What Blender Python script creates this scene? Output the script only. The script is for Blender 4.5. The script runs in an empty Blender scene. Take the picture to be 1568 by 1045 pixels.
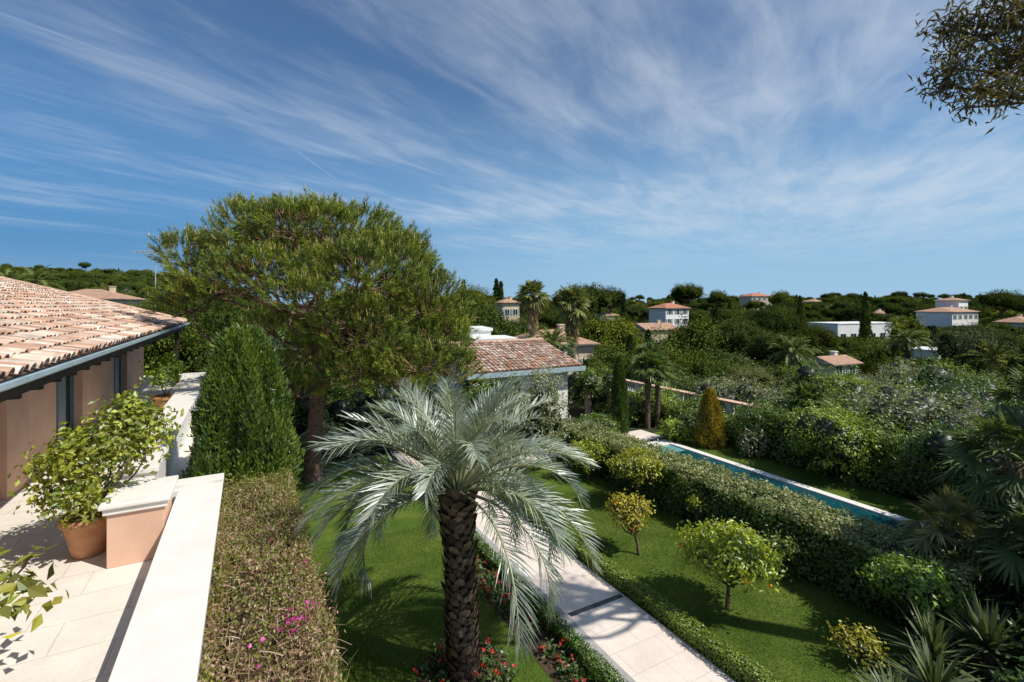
import bpy, math, numpy as np
from math import radians, sin, cos, pi
rng=np.random.default_rng(7)
AX=np.array([-.481,.877,0.]); BX=np.array([.877,.481,0.]); TH=math.atan2(.481,.877)
CH=6.2; F=740.
UP=np.array([0,0,1.])
def S(px,py,d): return np.array([(px-784)/F*d,d,CH-(py-465)/F*d])
def nrm(a):
    a=np.asarray(a,float); return a/np.maximum(np.linalg.norm(a,axis=-1,keepdims=True),1e-9)
def runit(n): return nrm(rng.normal(size=(n,3)))
scn=bpy.context.scene
COL=scn.collection

# ---------------------------------------------------------------- geometry accumulator
class Geo:
    def __init__(s): s.v=[];s.f=[];s.c=[];s.n=0
    def add(s,v,f,col=(1,1,1),mat=0,smooth=False):
        v=np.asarray(v,float).reshape(-1,3); c=np.broadcast_to(np.asarray(col,float),(len(v),3))
        s.v.append(v); s.c.append(c); s.f.append((np.asarray(f,int)+s.n,mat,smooth)); s.n+=len(v)
    def mesh(s,name,mats):
        me=bpy.data.meshes.new(name)
        V=np.concatenate(s.v); C=np.concatenate(s.c)
        me.vertices.add(len(V)); me.vertices.foreach_set('co',V.astype(np.float32).ravel())
        L=[];st=[];mi=[];sm=[];o=0
        for f,m,q in s.f:
            n,k=f.shape; L.append(f.ravel()); st.append(o+np.arange(n)*k); o+=n*k
            mi.append(np.full(n,m)); sm.append(np.full(n,q))
        L=np.concatenate(L)
        me.loops.add(len(L)); me.loops.foreach_set('vertex_index',L.astype(np.int32))
        st=np.concatenate(st); me.polygons.add(len(st)); me.polygons.foreach_set('loop_start',st.astype(np.int32))
        me.polygons.foreach_set('material_index',np.concatenate(mi).astype(np.int32))
        me.polygons.foreach_set('use_smooth',np.concatenate(sm).astype(bool))
        me.update(calc_edges=True)
        a=me.color_attributes.new('Col','FLOAT_COLOR','POINT')
        a.data.foreach_set('color',np.hstack([C,np.ones((len(C),1))]).astype(np.float32).ravel())
        for m in mats: me.materials.append(m)
        return me
    def obj(s,name,mats,loc=(0,0,0),rz=0.,parent=None,bevel=0):
        o=bpy.data.objects.new(name,s.mesh(name,mats)); COL.objects.link(o)
        o.location=loc; o.rotation_euler[2]=rz
        if parent: o.parent=parent
        if bevel:
            b=o.modifiers.new('bevel','BEVEL'); b.width=bevel; b.segments=2; b.limit_method='ANGLE'
        return o
def empty(name,loc=(0,0,0),rz=0.):
    o=bpy.data.objects.new(name,None); COL.objects.link(o); o.location=loc; o.rotation_euler[2]=rz; o.empty_display_size=.3; return o
BF=[[0,3,2,1],[4,5,6,7],[0,1,5,4],[1,2,6,5],[2,3,7,6],[3,0,4,7]]
def box(g,x0,x1,y0,y1,z0,z1,col=(1,1,1),mat=0):
    g.add([[x0,y0,z0],[x1,y0,z0],[x1,y1,z0],[x0,y1,z0],[x0,y0,z1],[x1,y0,z1],[x1,y1,z1],[x0,y1,z1]],BF,col,mat)
def tube(g,pts,rad,n=8,col=(1,1,1),mat=0):
    pts=np.asarray(pts,float); m=len(pts); rad=np.broadcast_to(rad,(m,))
    T=nrm(np.gradient(pts,axis=0)); ref=np.array([.31,.95,.05]) if abs(T[0][2])>.6 else UP
    X=nrm(np.cross(T,ref)); Y=np.cross(T,X); a=np.arange(n)*2*pi/n
    V=pts[:,None]+rad[:,None,None]*(np.cos(a)[None,:,None]*X[:,None]+np.sin(a)[None,:,None]*Y[:,None])
    i=np.arange(m-1)[:,None]*n; j=np.arange(n)[None]; k=(j+1)%n
    f=np.stack([i+j,i+k,i+n+k,i+n+j],-1).reshape(-1,4)
    g.add(V.reshape(-1,3),f,col,mat,True)
def limb(g,p0,p1,r0,r1,wob=.1,n=7,col=(1,1,1),mat=1,k=7):
    u=np.linspace(0,1,k)[:,None]; L=np.linalg.norm(np.asarray(p1)-p0)
    P=np.asarray(p0)*(1-u)+np.asarray(p1)*u
    w=rng.normal(size=(1,3))*np.sin(u*pi)*wob*L+rng.normal(size=(1,3))*np.sin(u*2*pi)*wob*.6*L
    tube(g,P+w,r0+(r1-r0)*u[:,0],n,col,mat)
def inst(g,tv,tf,P,X,Y,Z,sc,col,mat=0):
    tv=np.asarray(tv,float); n=len(P); k=len(tv); sc=np.broadcast_to(sc,(n,))
    V=P[:,None]+sc[:,None,None]*(tv[None,:,0:1]*X[:,None]+tv[None,:,1:2]*Y[:,None]+tv[None,:,2:3]*Z[:,None])
    f=(np.arange(n)[:,None,None]*k+np.asarray(tf)[None]).reshape(-1,len(tf[0]))
    g.add(V.reshape(-1,3),f,np.repeat(col,k,axis=0),mat)
def leafT(a=.5): return [[0,0,0],[a*.5,.45,.1],[0,1,0],[-a*.5,.45,.1]],[[0,1,2,3]]
def mixc(c1,c2,u): return np.asarray(c1)*(1-u)+np.asarray(c2)*u
def frames(N):
    r=runit(len(N)); X=nrm(np.cross(N,r)); Y=np.cross(N,X); return X,Y
def scatter_leaves(g,P,N,ls,asp,c,mat=0,rand=.6,droop=0.):
    n=len(P); N=nrm(N+rng.normal(size=(n,3))*rand)
    X,Y=frames(N)
    if droop: 
        Y=nrm(Y-UP*droop); X=nrm(np.cross(Y,N)); N=np.cross(X,Y)
    tv,tf=leafT(asp); inst(g,tv,tf,P,X,Y,N,ls*rng.uniform(.65,1.3,n),c,mat)
def ellips(g,c,r,col,mat=0,nu=12,nv=8):
    u=np.arange(nu)*2*pi/nu; v=np.linspace(-pi/2+.05,pi/2-.05,nv)
    V=np.stack([np.cos(v)[:,None]*np.cos(u),np.cos(v)[:,None]*np.sin(u),np.repeat(np.sin(v)[:,None],nu,1)],-1)
    V=V*(1+.12*np.sin(7*V[...,0:1]+3)*np.cos(6*V[...,1:2]+5*V[...,2:3]))
    i=np.arange(nv-1)[:,None]*nu; j=np.arange(nu)[None]; k=(j+1)%nu
    g.add(V.reshape(-1,3)*r+c,np.stack([i+j,i+k,i+nu+k,i+nu+j],-1).reshape(-1,4),col,mat,True)
def foliage(g,blobs,ncl,per,ls,cr,c1,c2,mat=0,asp=.55,low=-.6,shell=.35,core=0,bright=.35,up=.3,rand=.6,droop=0.,corecol=(.012,.02,.006),qmin=.25):
    B=np.array(blobs,float); w=(B[:,3]*B[:,4]*B[:,5])**(2/3); bi=rng.choice(len(B),ncl,p=w/w.sum()); b=B[bi]
    d=runit(ncl); d[:,2]=np.where(d[:,2]<low,-d[:,2],d[:,2])
    ph=bi*1.7
    bump=1+.10*np.sin(5*d[:,0]+ph)+.10*np.sin(6*d[:,1]+2*ph)+.07*np.sin(9*d[:,2]+ph)+.05*np.sin(13*d[:,0]+11*d[:,1])
    rad=(1-shell*rng.random(ncl)**1.6)*bump
    cp=b[:,:3]+d*b[:,3:]*rad[:,None]
    q=np.min(np.stack([(((cp-x[:3])/x[3:])**2).sum(1) for x in B]),axis=0)
    keep=q>qmin; cp=cp[keep]; d=d[keep]; m=len(cp)
    br=1+bright*rng.uniform(-1,1,m); hue=rng.random(m)
    P=np.repeat(cp,per,0)+rng.normal(size=(m*per,3))*cr
    D=np.repeat(d,per,0)
    u=np.clip(np.repeat(hue,per)*.6+rng.random(m*per)*.4,0,1)[:,None]
    c=mixc(c1,c2,u)*np.repeat(br,per)[:,None]*rng.uniform(.75,1.25,(m*per,1))
    scatter_leaves(g,P,D*.8+UP*up,ls,asp,c,mat,rand,droop)
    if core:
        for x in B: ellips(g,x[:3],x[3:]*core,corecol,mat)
def lump(a,b,s=1.):
    return .5*np.sin(2.3*a*s+.7)*np.cos(1.9*b*s)+.3*np.sin(5.1*a*s+2.1*b*s)+.2*np.sin(9.7*b*s-6.3*a*s)
def hedge(g,x0,x1,y0,y1,z0,z1,dens,ls,c1,c2,mat=0,amp=.06,core=.1,cf=None,asp=.6,rand=.55,inner=.08,corecol=(.012,.02,.006)):
    fac=[('z',z1,(x0,x1),(y0,y1)),('x',x0,(y0,y1),(z0,z1)),('x',x1,(y0,y1),(z0,z1)),('y',y0,(x0,x1),(z0,z1)),('y',y1,(x0,x1),(z0,z1))]
    for ax,val,r1,r2 in fac:
        n=int(dens*(r1[1]-r1[0])*(r2[1]-r2[0])); 
        if n<1: continue
        a=rng.uniform(*r1,n); b=rng.uniform(*r2,n); off=amp*lump(a,b)*1.6-inner*rng.random(n)**2+amp*.4*rng.normal(size=n)
        if ax=='z': P=np.stack([a,b,val+off],1); N=np.tile([0,0,1.],(n,1)); 
        elif ax=='x': sg=1 if val==x1 else -1; P=np.stack([val+sg*off,a,b],1); N=np.tile([sg,0,.35],(n,1))
        else: sg=1 if val==y1 else -1; P=np.stack([a,val+sg*off,b],1); N=np.tile([0,sg,.35],(n,1))
        u=np.clip(.5+.5*lump(a*1.3+3,b*1.3)+rng.normal(size=n)*.25,0,1)[:,None]
        c=mixc(c1,c2,u)*rng.uniform(.7,1.3,(n,1))
        if cf is not None: c=cf(P,c)
        scatter_leaves(g,P,N,ls,asp,c,mat,rand)
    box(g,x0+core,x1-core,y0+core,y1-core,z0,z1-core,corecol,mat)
def strip(g,P0,D,W,L,w,droop,col,mat=0,prof=(.55,1,.8,.06)):
    n=len(P0); k=len(prof); u=np.linspace(0,1,k)
    L=np.broadcast_to(L,(n,)); w=np.broadcast_to(w,(n,)); droop=np.broadcast_to(droop,(n,))
    C=P0[:,None]+D[:,None]*(L[:,None]*u)[:,:,None]-UP*(droop[:,None]*L[:,None]*u**2)[:,:,None]
    H=W[:,None]*(w[:,None]*np.array(prof)*.5)[:,:,None]
    V=np.stack([C-H,C+H],2).reshape(-1,3)
    b=np.arange(n)[:,None]*2*k+np.arange(k-1)[None]*2
    f=np.stack([b,b+1,b+3,b+2],-1).reshape(-1,4)
    g.add(V,f,np.repeat(col,2*k,0),mat)
def feather(g,heart,n,L,m,ll,lw,e0r,bendr,c1,c2,mat=0,V=.5,ldroop=.25,rr=.02,rac=(.16,.17,.08),azo=0.,expo=1.4,skip=None):
    for i in range(n):
        age=(i+.5)/n; az=i*2.39996+azo+rng.normal()*.12
        if skip is not None and age>skip[1] and abs((az-skip[0]+pi)%(2*pi)-pi)<skip[2]: continue
        e0=radians(e0r[0]+(e0r[1]-e0r[0])*age**.9+rng.normal()*6); bd=radians(bendr[0]+(bendr[1]-bendr[0])*age+rng.normal()*9)
        Li=L*rng.uniform(.85,1.1)*(.8+.2*min(1,age*3)); K=22; u=np.linspace(0,1,K); e=e0-bd*u**expo
        aa=az+rng.normal()*.18*u
        T=np.stack([np.cos(e)*np.cos(aa),np.cos(e)*np.sin(aa),np.sin(e)],1)
        P=heart+np.array([cos(az),sin(az),0])*.08+np.vstack([[0,0,0],np.cumsum(T[:-1]*Li/(K-1),0)])
        tube(g,P,rr*(1.25-1.1*u),4,rac,mat)
        mm=int(m*rng.uniform(.92,1.05)); t=np.linspace(.22,.995,mm)
        br=rng.uniform(.75,1.2); cc=mixc(c1,c2,rng.random())
        for sg in (-1,1):
            tt=np.clip(t+rng.normal(size=mm)*.004,0,1)
            p=np.stack([np.interp(tt,u,P[:,q]) for q in range(3)],1); Tt=nrm(np.stack([np.interp(tt,u,T[:,q]) for q in range(3)],1))
            sd=np.stack([-np.sin(np.full(mm,az)),np.cos(np.full(mm,az)),np.zeros(mm)],1); Nn=nrm(np.cross(Tt,sd))
            al=np.radians(30+35*tt+rng.normal(size=mm)*5); vv=V*(1-.4*tt)+rng.normal(size=mm)*.16
            D=nrm(Tt*np.sin(al)[:,None]+sd*(sg*np.cos(al)*np.cos(vv))[:,None]+Nn*(np.sin(vv))[:,None])
            W=nrm(Tt-(Tt*D).sum(1)[:,None]*D)
            x=(tt-.2)/.8; ln=ll*np.sin(pi*(.16+.76*x))**.6*rng.uniform(.85,1.1,mm)
            col=np.tile(cc,(mm,1))*br*rng.uniform(.8,1.2,(mm,1))
            strip(g,p,D,W,ln,lw,ldroop*rng.uniform(.3,1.8,mm),col,mat)
def fanleaf(g,base,dirv,lp,R,nb,c1,c2,mat=0,droop=.25,spread=2.0):
    d=nrm(dirv); tip=base+d*lp-UP*lp*.08
    tube(g,[base,(base+tip)/2+UP*lp*.04,tip],[.018,.014,.01],4,mixc(c1,c2,.6),mat)
    sd=nrm(np.cross(d,UP)); N=nrm(np.cross(sd,d)+rng.normal(size=3)*.25)
    sd=nrm(np.cross(d,N))
    a=np.linspace(-spread,spread,nb)+rng.normal(size=nb)*.04
    D=nrm(d*np.cos(a)[:,None]+sd*np.sin(a)[:,None]-N*.12); W=nrm(np.cross(D,N))
    col=mixc(c1,c2,rng.random((nb,1)))*rng.uniform(.75,1.25,(nb,1))*rng.uniform(.8,1.2)
    strip(g,np.tile(tip,(nb,1)),D,W,R*(1-.25*np.abs(a)/spread),R*2*spread/nb*.62,droop*rng.uniform(.3,1.5,nb),col,mat,(.15,1,.8,.05))
def fanpalm(g,heart,n,lp,R,nb,c1,c2,mat=0,lo=-40,hi=85,droop=.3):
    for i in range(n):
        age=(i+.5)/n; az=i*2.39996; e=radians(hi+(lo-hi)*age+rng.normal()*6)
        fanleaf(g,np.asarray(heart)+rng.normal(size=3)*.03,np.array([cos(e)*cos(az),cos(e)*sin(az),sin(e)]),lp*rng.uniform(.8,1.15),R*rng.uniform(.85,1.1),nb,c1,c2,mat,droop)
def rosette(g,c,n,L,w,c1,c2,mat=0,lo=0,hi=80,droop=.15):
    e=np.radians(rng.uniform(lo,hi,n)); az=rng.uniform(0,2*pi,n)
    D=np.stack([np.cos(e)*np.cos(az),np.cos(e)*np.sin(az),np.sin(e)],1); W=nrm(np.cross(D,UP+rng.normal(size=(n,3))*.1))
    strip(g,np.tile(c,(n,1))+D*.04,D,W,L*rng.uniform(.7,1.1,n),w,droop*rng.uniform(0,2,n),mixc(c1,c2,rng.random((n,1)))*rng.uniform(.7,1.3,(n,1)),mat,(.8,1,.75,.04))

# ---------------------------------------------------------------- materials
def newmat(name):
    m=bpy.data.materials.new(name); m.use_nodes=True; nt=m.node_tree; return m,nt,nt.nodes['Principled BSDF']
def nz(nt,scale,detail=4,vec=None,rough=.55):
    n=nt.nodes.new('ShaderNodeTexNoise'); n.inputs['Scale'].default_value=scale; n.inputs['Detail'].default_value=detail; n.inputs['Roughness'].default_value=rough
    if vec is None:
        tc=nt.nodes.new('ShaderNodeTexCoord'); vec=tc.outputs['Object']
    nt.links.new(vec,n.inputs['Vector']); return n.outputs['Fac']
def ramp(nt,fac,stops):
    r=nt.nodes.new('ShaderNodeValToRGB'); e=r.color_ramp.elements
    e[0].position=stops[0][0]; e[0].color=(*stops[0][1],1); e[1].position=stops[-1][0]; e[1].color=(*stops[-1][1],1)
    for p,c in stops[1:-1]:
        x=e.new(p); x.color=(*c,1)
    nt.links.new(fac,r.inputs['Fac']); return r.outputs['Color']
def mulc(nt,a,b,mode='MULTIPLY',fac=1.):
    m=nt.nodes.new('ShaderNodeMix'); m.data_type='RGBA'; m.blend_type=mode; m.inputs[0].default_value=fac
    nt.links.new(a,m.inputs[6])
    if isinstance(b,tuple): m.inputs[7].default_value=(*b,1)
    else: nt.links.new(b,m.inputs[7])
    return m.outputs[2]
def bump(nt,bs,h,st,dist=.02):
    b=nt.nodes.new('ShaderNodeBump'); b.inputs['Strength'].default_value=st; b.inputs['Distance'].default_value=dist
    nt.links.new(h,b.inputs['Height']); nt.links.new(b.outputs['Normal'],bs.inputs['Normal'])
def attr(nt):
    a=nt.nodes.new('ShaderNodeAttribute'); a.attribute_name='Col'; return a.outputs['Color']
def leafmat(name,tr=.3,gl=.05,grough=.45,objrand=False,gain=(1.5,1.4,1.2)):
    m,nt,b=newmat(name); nt.nodes.remove(b); c=mulc(nt,attr(nt),gain)
    if objrand:
        oi=nt.nodes.new('ShaderNodeObjectInfo'); r=ramp(nt,oi.outputs['Random'],[(0,(.45,.55,.5)),(.2,(1.2,1.1,.75)),(.4,(.6,.72,.75)),(.6,(1.05,1.05,1.15)),(.8,(.75,.8,.7)),(1,(1.65,1.45,.85))]); c=mulc(nt,c,r)
    d=nt.nodes.new('ShaderNodeBsdfDiffuse'); nt.links.new(c,d.inputs['Color']); out=d.outputs[0]
    if tr:
        t=nt.nodes.new('ShaderNodeBsdfTranslucent'); tc=mulc(nt,c,(1.5,1.5,.6)); nt.links.new(tc,t.inputs['Color'])
        mx=nt.nodes.new('ShaderNodeMixShader'); mx.inputs[0].default_value=tr; nt.links.new(out,mx.inputs[1]); nt.links.new(t.outputs[0],mx.inputs[2]); out=mx.outputs[0]
    if gl:
        q=nt.nodes.new('ShaderNodeBsdfGlossy'); q.inputs['Roughness'].default_value=grough; q.inputs['Color'].default_value=(.9,.95,1,1)
        mx=nt.nodes.new('ShaderNodeMixShader'); mx.inputs[0].default_value=gl; nt.links.new(out,mx.inputs[1]); nt.links.new(q.outputs[0],mx.inputs[2]); out=mx.outputs[0]
    nt.links.new(out,nt.nodes['Material Output'].inputs['Surface']); return m
def noisemat(name,stops,scale,rough=.8,bst=.3,bscale=None,useattr=False,spec=.3,bdist=.02):
    m,nt,b=newmat(name); c=ramp(nt,nz(nt,scale,6),stops)
    if useattr: c=mulc(nt,attr(nt),c)
    nt.links.new(c,b.inputs['Base Color']); b.inputs['Roughness'].default_value=rough; b.inputs['Specular IOR Level'].default_value=spec
    if bst: bump(nt,b,nz(nt,bscale or scale*4,5),bst,bdist)
    return m
LEAF=leafmat('leaf'); PALML=leafmat('palm_leaf',.2,.085,.38,False,(1.3,1.27,1.22)); FANL=leafmat('fan_palm_leaf',.2,.025,.5,False,(1.3,1.27,1.1)); DLEAF=leafmat('distant_leaf',0,0,.5,True,(1.75,1.6,1.4))
PINEL=leafmat('pine_needle',.15,.03,.5,False,(1.8,1.68,1.2))
GRASS=leafmat('grass_blade',.3,.03,.5,False,(1.4,1.15,1.0))
BARK=noisemat('bark',[(.3,(.5,.5,.5)),(.7,(1.4,1.35,1.3))],9,.9,.8,30,True,.1)
def paver(name,c1,c2,joint,bw,rh,mort=.006,bst=.3):
    m,nt,b=newmat(name); tc=nt.nodes.new('ShaderNodeTexCoord')
    br=nt.nodes.new('ShaderNodeTexBrick'); br.inputs['Scale'].default_value=1; br.inputs['Brick Width'].default_value=bw; br.inputs['Row Height'].default_value=rh
    br.inputs['Mortar Size'].default_value=mort; br.inputs['Mortar Smooth'].default_value=.3; br.inputs['Color1'].default_value=(*c1,1); br.inputs['Color2'].default_value=(*c2,1); br.inputs['Mortar'].default_value=(*joint,1)
    br.offset=.37
    nt.links.new(tc.outputs['Object'],br.inputs['Vector'])
    n=ramp(nt,nz(nt,2.2,7,tc.outputs['Object'],.65),[(.3,(.88,.86,.84)),(.7,(1.06,1.05,1.04))])
    n2=ramp(nt,nz(nt,35,3,tc.outputs['Object']),[(.3,(.93,.93,.92)),(.7,(1.05,1.05,1.05))])
    c=mulc(nt,mulc(nt,br.outputs['Color'],n),n2); nt.links.new(c,b.inputs['Base Color']); b.inputs['Roughness'].default_value=.7; b.inputs['Specular IOR Level'].default_value=.25
    inv=nt.nodes.new('ShaderNodeMath'); inv.operation='SUBTRACT'; inv.inputs[0].default_value=1; nt.links.new(br.outputs['Fac'],inv.inputs[1])
    bump(nt,b,inv.outputs[0],bst,.01); return m
PAVE=paver('terrace_stone',(.78,.73,.66),(.71,.67,.60),(.52,.47,.40),.9,.6,.006,.2)
PATHM=paver('path_stone',(.79,.70,.63),(.73,.64,.57),(.54,.47,.41),.95,.55,.006,.2)
COPE=noisemat('coping_stone',[(.3,(.72,.68,.62)),(.7,(.80,.77,.71))],3,.7,.15,60)
PINK=noisemat('peach_stucco',[(.3,(.60,.37,.26)),(.7,(.71,.47,.34))],1.6,.9,.35,70,bdist=.006)
WHITE=noisemat('white_render',[(.3,(.72,.71,.68)),(.7,(.82,.81,.78))],1.2,.85,.15,40)
TERRA=noisemat('terracotta',[(.3,(.42,.19,.09)),(.7,(.58,.30,.16))],6,.8,.3,40)
TILE=noisemat('roof_tile',[(.25,(.6,.58,.56)),(.5,(1,.98,.96)),(.75,(1.3,1.27,1.25))],5,.9,.3,30,True)
ZINC=noisemat('zinc',[(.3,(.26,.35,.39)),(.7,(.38,.47,.51))],4,.45,.05,20)
DARKW=noisemat('dark_timber',[(.3,(.035,.026,.02)),(.7,(.07,.05,.04))],4,.7,.2,20)
WOODC=noisemat('plain_col',[(.3,(.85,.85,.85)),(.7,(1.1,1.1,1.1))],4,.8,.15,30,True)
m,nt,b=newmat('window_glass'); b.inputs['Base Color'].default_value=(.02,.03,.035,1); b.inputs['Roughness'].default_value=.05; b.inputs['Specular IOR Level'].default_value=.6; GLASS=m
m,nt,b=newmat('lawn_grass'); tc=nt.nodes.new('ShaderNodeTexCoord')
c=ramp(nt,nz(nt,.9,6,tc.outputs['Object']),[(.3,(.05,.095,.012)),(.5,(.085,.14,.02)),(.72,(.15,.19,.035))])
c2=ramp(nt,nz(nt,60,3,tc.outputs['Object']),[(.3,(.6,.6,.6)),(.7,(1.3,1.3,1.2))])
nt.links.new(mulc(nt,c,c2),b.inputs['Base Color']); b.inputs['Roughness'].default_value=.8; b.inputs['Specular IOR Level'].default_value=.1; bump(nt,b,nz(nt,120,3,tc.outputs['Object']),.7,.02); LAWN=m
GROUND=noisemat('ground_mat',[(.3,(.015,.026,.008)),(.5,(.03,.042,.013)),(.7,(.07,.065,.03))],.06,.95,.6,.6,bdist=1.)
SOIL=noisemat('soil',[(.3,(.03,.02,.012)),(.7,(.09,.06,.04))],4,.95,.6,30)
m,nt,b=newmat('pool_water'); tc=nt.nodes.new('ShaderNodeTexCoord')
c=ramp(nt,nz(nt,.8,3,tc.outputs['Object']),[(.3,(.004,.05,.065)),(.7,(.008,.08,.10))])
nt.links.new(c,b.inputs['Base Color']); b.inputs['Roughness'].default_value=.04; bump(nt,b,nz(nt,3.5,3,tc.outputs['Object']),.12,.05); WATER=m

# ---------------------------------------------------------------- ground terrain
def sst(x,a,b): 
    x=np.clip((x-a)/(b-a),0,1); return x*x*(3-2*x)
def terr(x,y):
    x=np.asarray(x,float); y=np.asarray(y,float); r=np.hypot(x,y)
    z=np.interp(r,[0,31,42,62,140,250,500,900,4000],[0,0,-3.2,-6.6,-8,-3.5,2.5,4.5,5])
    z=z+1.2*np.sin(x*.021+1)*np.cos(y*.017)*sst(r,60,140)
    side=sst(-x/np.maximum(r,1),.42,.66)
    return z+side*np.interp(r,[0,60,140,250,480,700,4000],[0,3,9.5,14,23,27,27])*(y>-50)
g=Geo(); rr=np.concatenate([[0],np.linspace(4,60,18),np.geomspace(70,4000,34)]); nu=128; u=np.arange(nu)*2*pi/nu
X=rr[:,None]*np.cos(u); Y=rr[:,None]*np.sin(u); Z=terr(X,Y)-.02
i=np.arange(len(rr)-1)[:,None]*nu; j=np.arange(nu)[None]; k=(j+1)%nu
g.add(np.stack([X,Y,Z],-1).reshape(-1,3),np.stack([i+j,i+nu+j,i+nu+k,i+k],-1).reshape(-1,4),(1,1,1),0,True)
g.obj('ground',[GROUND])

# ---------------------------------------------------------------- garden flats (garden frame t,s)
def sheet(name,mat,rects,z=0.):
    g=Geo()
    for x0,x1,y0,y1 in rects: g.add([[x0,y0,z],[x1,y0,z],[x1,y1,z],[x0,y1,z]],[[0,1,2,3]])
    return g.obj(name,[mat],rz=TH)
g=Geo()
def gr(g,rects,dens):
    for x0,x1,y0,y1 in rects:
        n=int((x1-x0)*(y1-y0)*dens); P=np.stack([rng.uniform(x0,x1,n),rng.uniform(y0,y1,n),np.full(n,.01)],1)
        a=rng.uniform(0,2*pi,n); W=np.stack([np.cos(a),np.sin(a),0*a],1); D=nrm(UP+rng.normal(size=(n,3))*.45)
        h=rng.uniform(.02,.045,n)[:,None]
        V=np.stack([P-W*.005,P+W*.005,P+D*h],1).reshape(-1,3)
        pat=(.5+.35*lump(P[:,0]*.8,P[:,1]*.8)+.3*lump(P[:,0]*3.1,P[:,1]*2.7))[:,None]
        c=mixc((.04,.09,.012),(.14,.19,.035),np.clip(pat*.7+rng.random((n,1))*.3,0,1))
        g.add(V,np.arange(3*n).reshape(-1,3),np.repeat(c,3,0))
lr=[(.3,5.05,1,20),(7.35,11,0,16),(16.5,18.3,2,17)]
for x0,x1,y0,y1 in lr: g.add([[x0,y0,.008],[x1,y0,.008],[x1,y1,.008],[x0,y1,.008]],[[0,1,2,3]],(.06,.12,.015),1)
gr(g,[(.6,4.4,4,13),(7.35,11,2.5,13)],2000); gr(g,[(16.5,18.2,3,15)],500)
g.obj('lawn',[GRASS,LAWN],rz=TH)
g=Geo(); box(g,5.55,7.0,0,20.6,-.05,.03); box(g,7.0,16.9,16.2,17.7,-.05,.028)
g.obj('garden_path',[PATHM],rz=TH)
g=Geo(); box(g,5.2,5.55,0,20,-.05,.045); g.obj('path_kerb',[noisemat('kerb_grey',[(.3,(.30,.29,.28)),(.7,(.40,.39,.37))],4,.8,.2,40)],rz=TH)
g=Geo(); box(g,5.6,6.95,7.78,7.9,.0,.033)
for k in range(34): box(g,5.60+k*.04,5.62+k*.04,7.785,7.895,.03,.037,(.5,.5,.5))
g.obj('drain_channel',[noisemat('drain_metal',[(.3,(.06,.065,.065)),(.7,(.12,.13,.13))],5,.5,.1)],rz=TH)
pl=empty('swimming_pool',rz=TH)
g=Geo(); g.add([[14.6,2,.03],[16.2,2,.03],[16.2,15.2,.03],[14.6,15.2,.03]],[[0,1,2,3]]); g.obj('water',[WATER],parent=pl)
g=Geo()
for s0 in np.arange(1.6,15.2,.85): box(g,16.2,16.5,s0+.004,s0+.846,-.05,.085); box(g,14.3,14.6,s0+.004,s0+.846,-.05,.085)
box(g,14.3,16.5,15.2,15.8,-.05,.088); box(g,14.3,16.5,1.2,1.596,-.05,.085); g.obj('coping',[COPE],parent=pl,bevel=.01)
g=Geo(); box(g,14.65,16.15,14.75,15.2,-.05,.034); box(g,14.65,16.15,14.3,14.75,-.05,.032); g.obj('steps',[noisemat('pool_step',[(.3,(.10,.30,.32)),(.7,(.16,.40,.42))],3,.2,.05)],parent=pl)

# ---------------------------------------------------------------- terrace
FZ=2.6
g=Geo(); box(g,-16,-.95,-3,30,-.5,FZ); g.obj('terrace_floor',[PAVE],rz=TH)
tw=empty('terrace_parapet_wall',rz=TH)
g=Geo(); box(g,-.949,-.42,-3,9.9,-.3,3.02); box(g,-1.94,-1.4,10.3,18.5,FZ,3.3); box(g,-1.398,-.5,9.905,10.25,-.3,3.02); g.obj('wall',[WHITE],parent=tw)
g=Geo()
for s0 in np.arange(-3,9.5,1.6): box(g,-1.0,-.364,s0+.0015,min(s0+1.5985,9.95),3.02,3.1)
box(g,-2.0,-1.34,10.25,18.6,3.3,3.38); box(g,-2.0,-.364,9.955,10.3,3.02,3.1); g.obj('coping',[COPE],parent=tw,bevel=.006)
bk=empty('stone_pedestal_block',rz=TH)
g=Geo(); box(g,-1.67,-1.03,8.38,9.2,FZ,3.33); g.obj('body',[PINK],parent=bk,bevel=.01)
g=Geo(); box(g,-1.71,-.99,8.34,9.24,3.33,3.42); box(g,-1.75,-.95,8.30,9.28,3.42,3.48); g.obj('cap',[COPE],parent=bk,bevel=.015)

# ---------------------------------------------------------------- main house (left)
hs=empty('terracotta_roof_villa',rz=TH)
W0=-4.07
g=Geo()
for s0,s1 in [(-3,12.2),(13.2,16.2),(17.8,22),(23.6,27)]: box(g,W0-.35,W0,s0,s1,FZ,5.05)
box(g,W0-.35,W0,16.2,17.8,4.85,5.05); box(g,W0-.35,W0,22,23.6,4.85,5.05); box(g,W0-.35,W0+.22,12.2,13.2,FZ,5.05)
box(g,-14,W0-.35,26.7,27,FZ,5.05); box(g,-14,W0-.35,-3,-2.7,FZ,5.05)
g.obj('walls',[PINK],parent=hs)
g=Geo()
for s0,s1 in [(16.2,17.8),(22,23.6)]: box(g,W0-.3,W0-.27,s0,s1,FZ,4.85)
g.obj('window_glass',[GLASS],parent=hs)
g=Geo()
for s0,s1 in [(16.2,17.8),(22,23.6)]:
    for a in (s0,(s0+s1)/2-.04,s1-.08): box(g,W0-.26,W0-.18,a,a+.08,FZ,4.85)
    box(g,W0-.255,W0-.185,s0+.08,s1-.08,FZ,FZ+.1); box(g,W0-.255,W0-.185,s0+.08,s1-.08,4.77,4.85)
    box(g,W0-.05,W0+.04,s0-.55,s0-.02,FZ+.05,4.8); 
g.obj('door_frames_and_shutters',[noisemat('blue_grey_paint',[(.3,(.14,.18,.21)),(.7,(.2,.24,.27))],5,.5,.1)],parent=hs)
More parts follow.
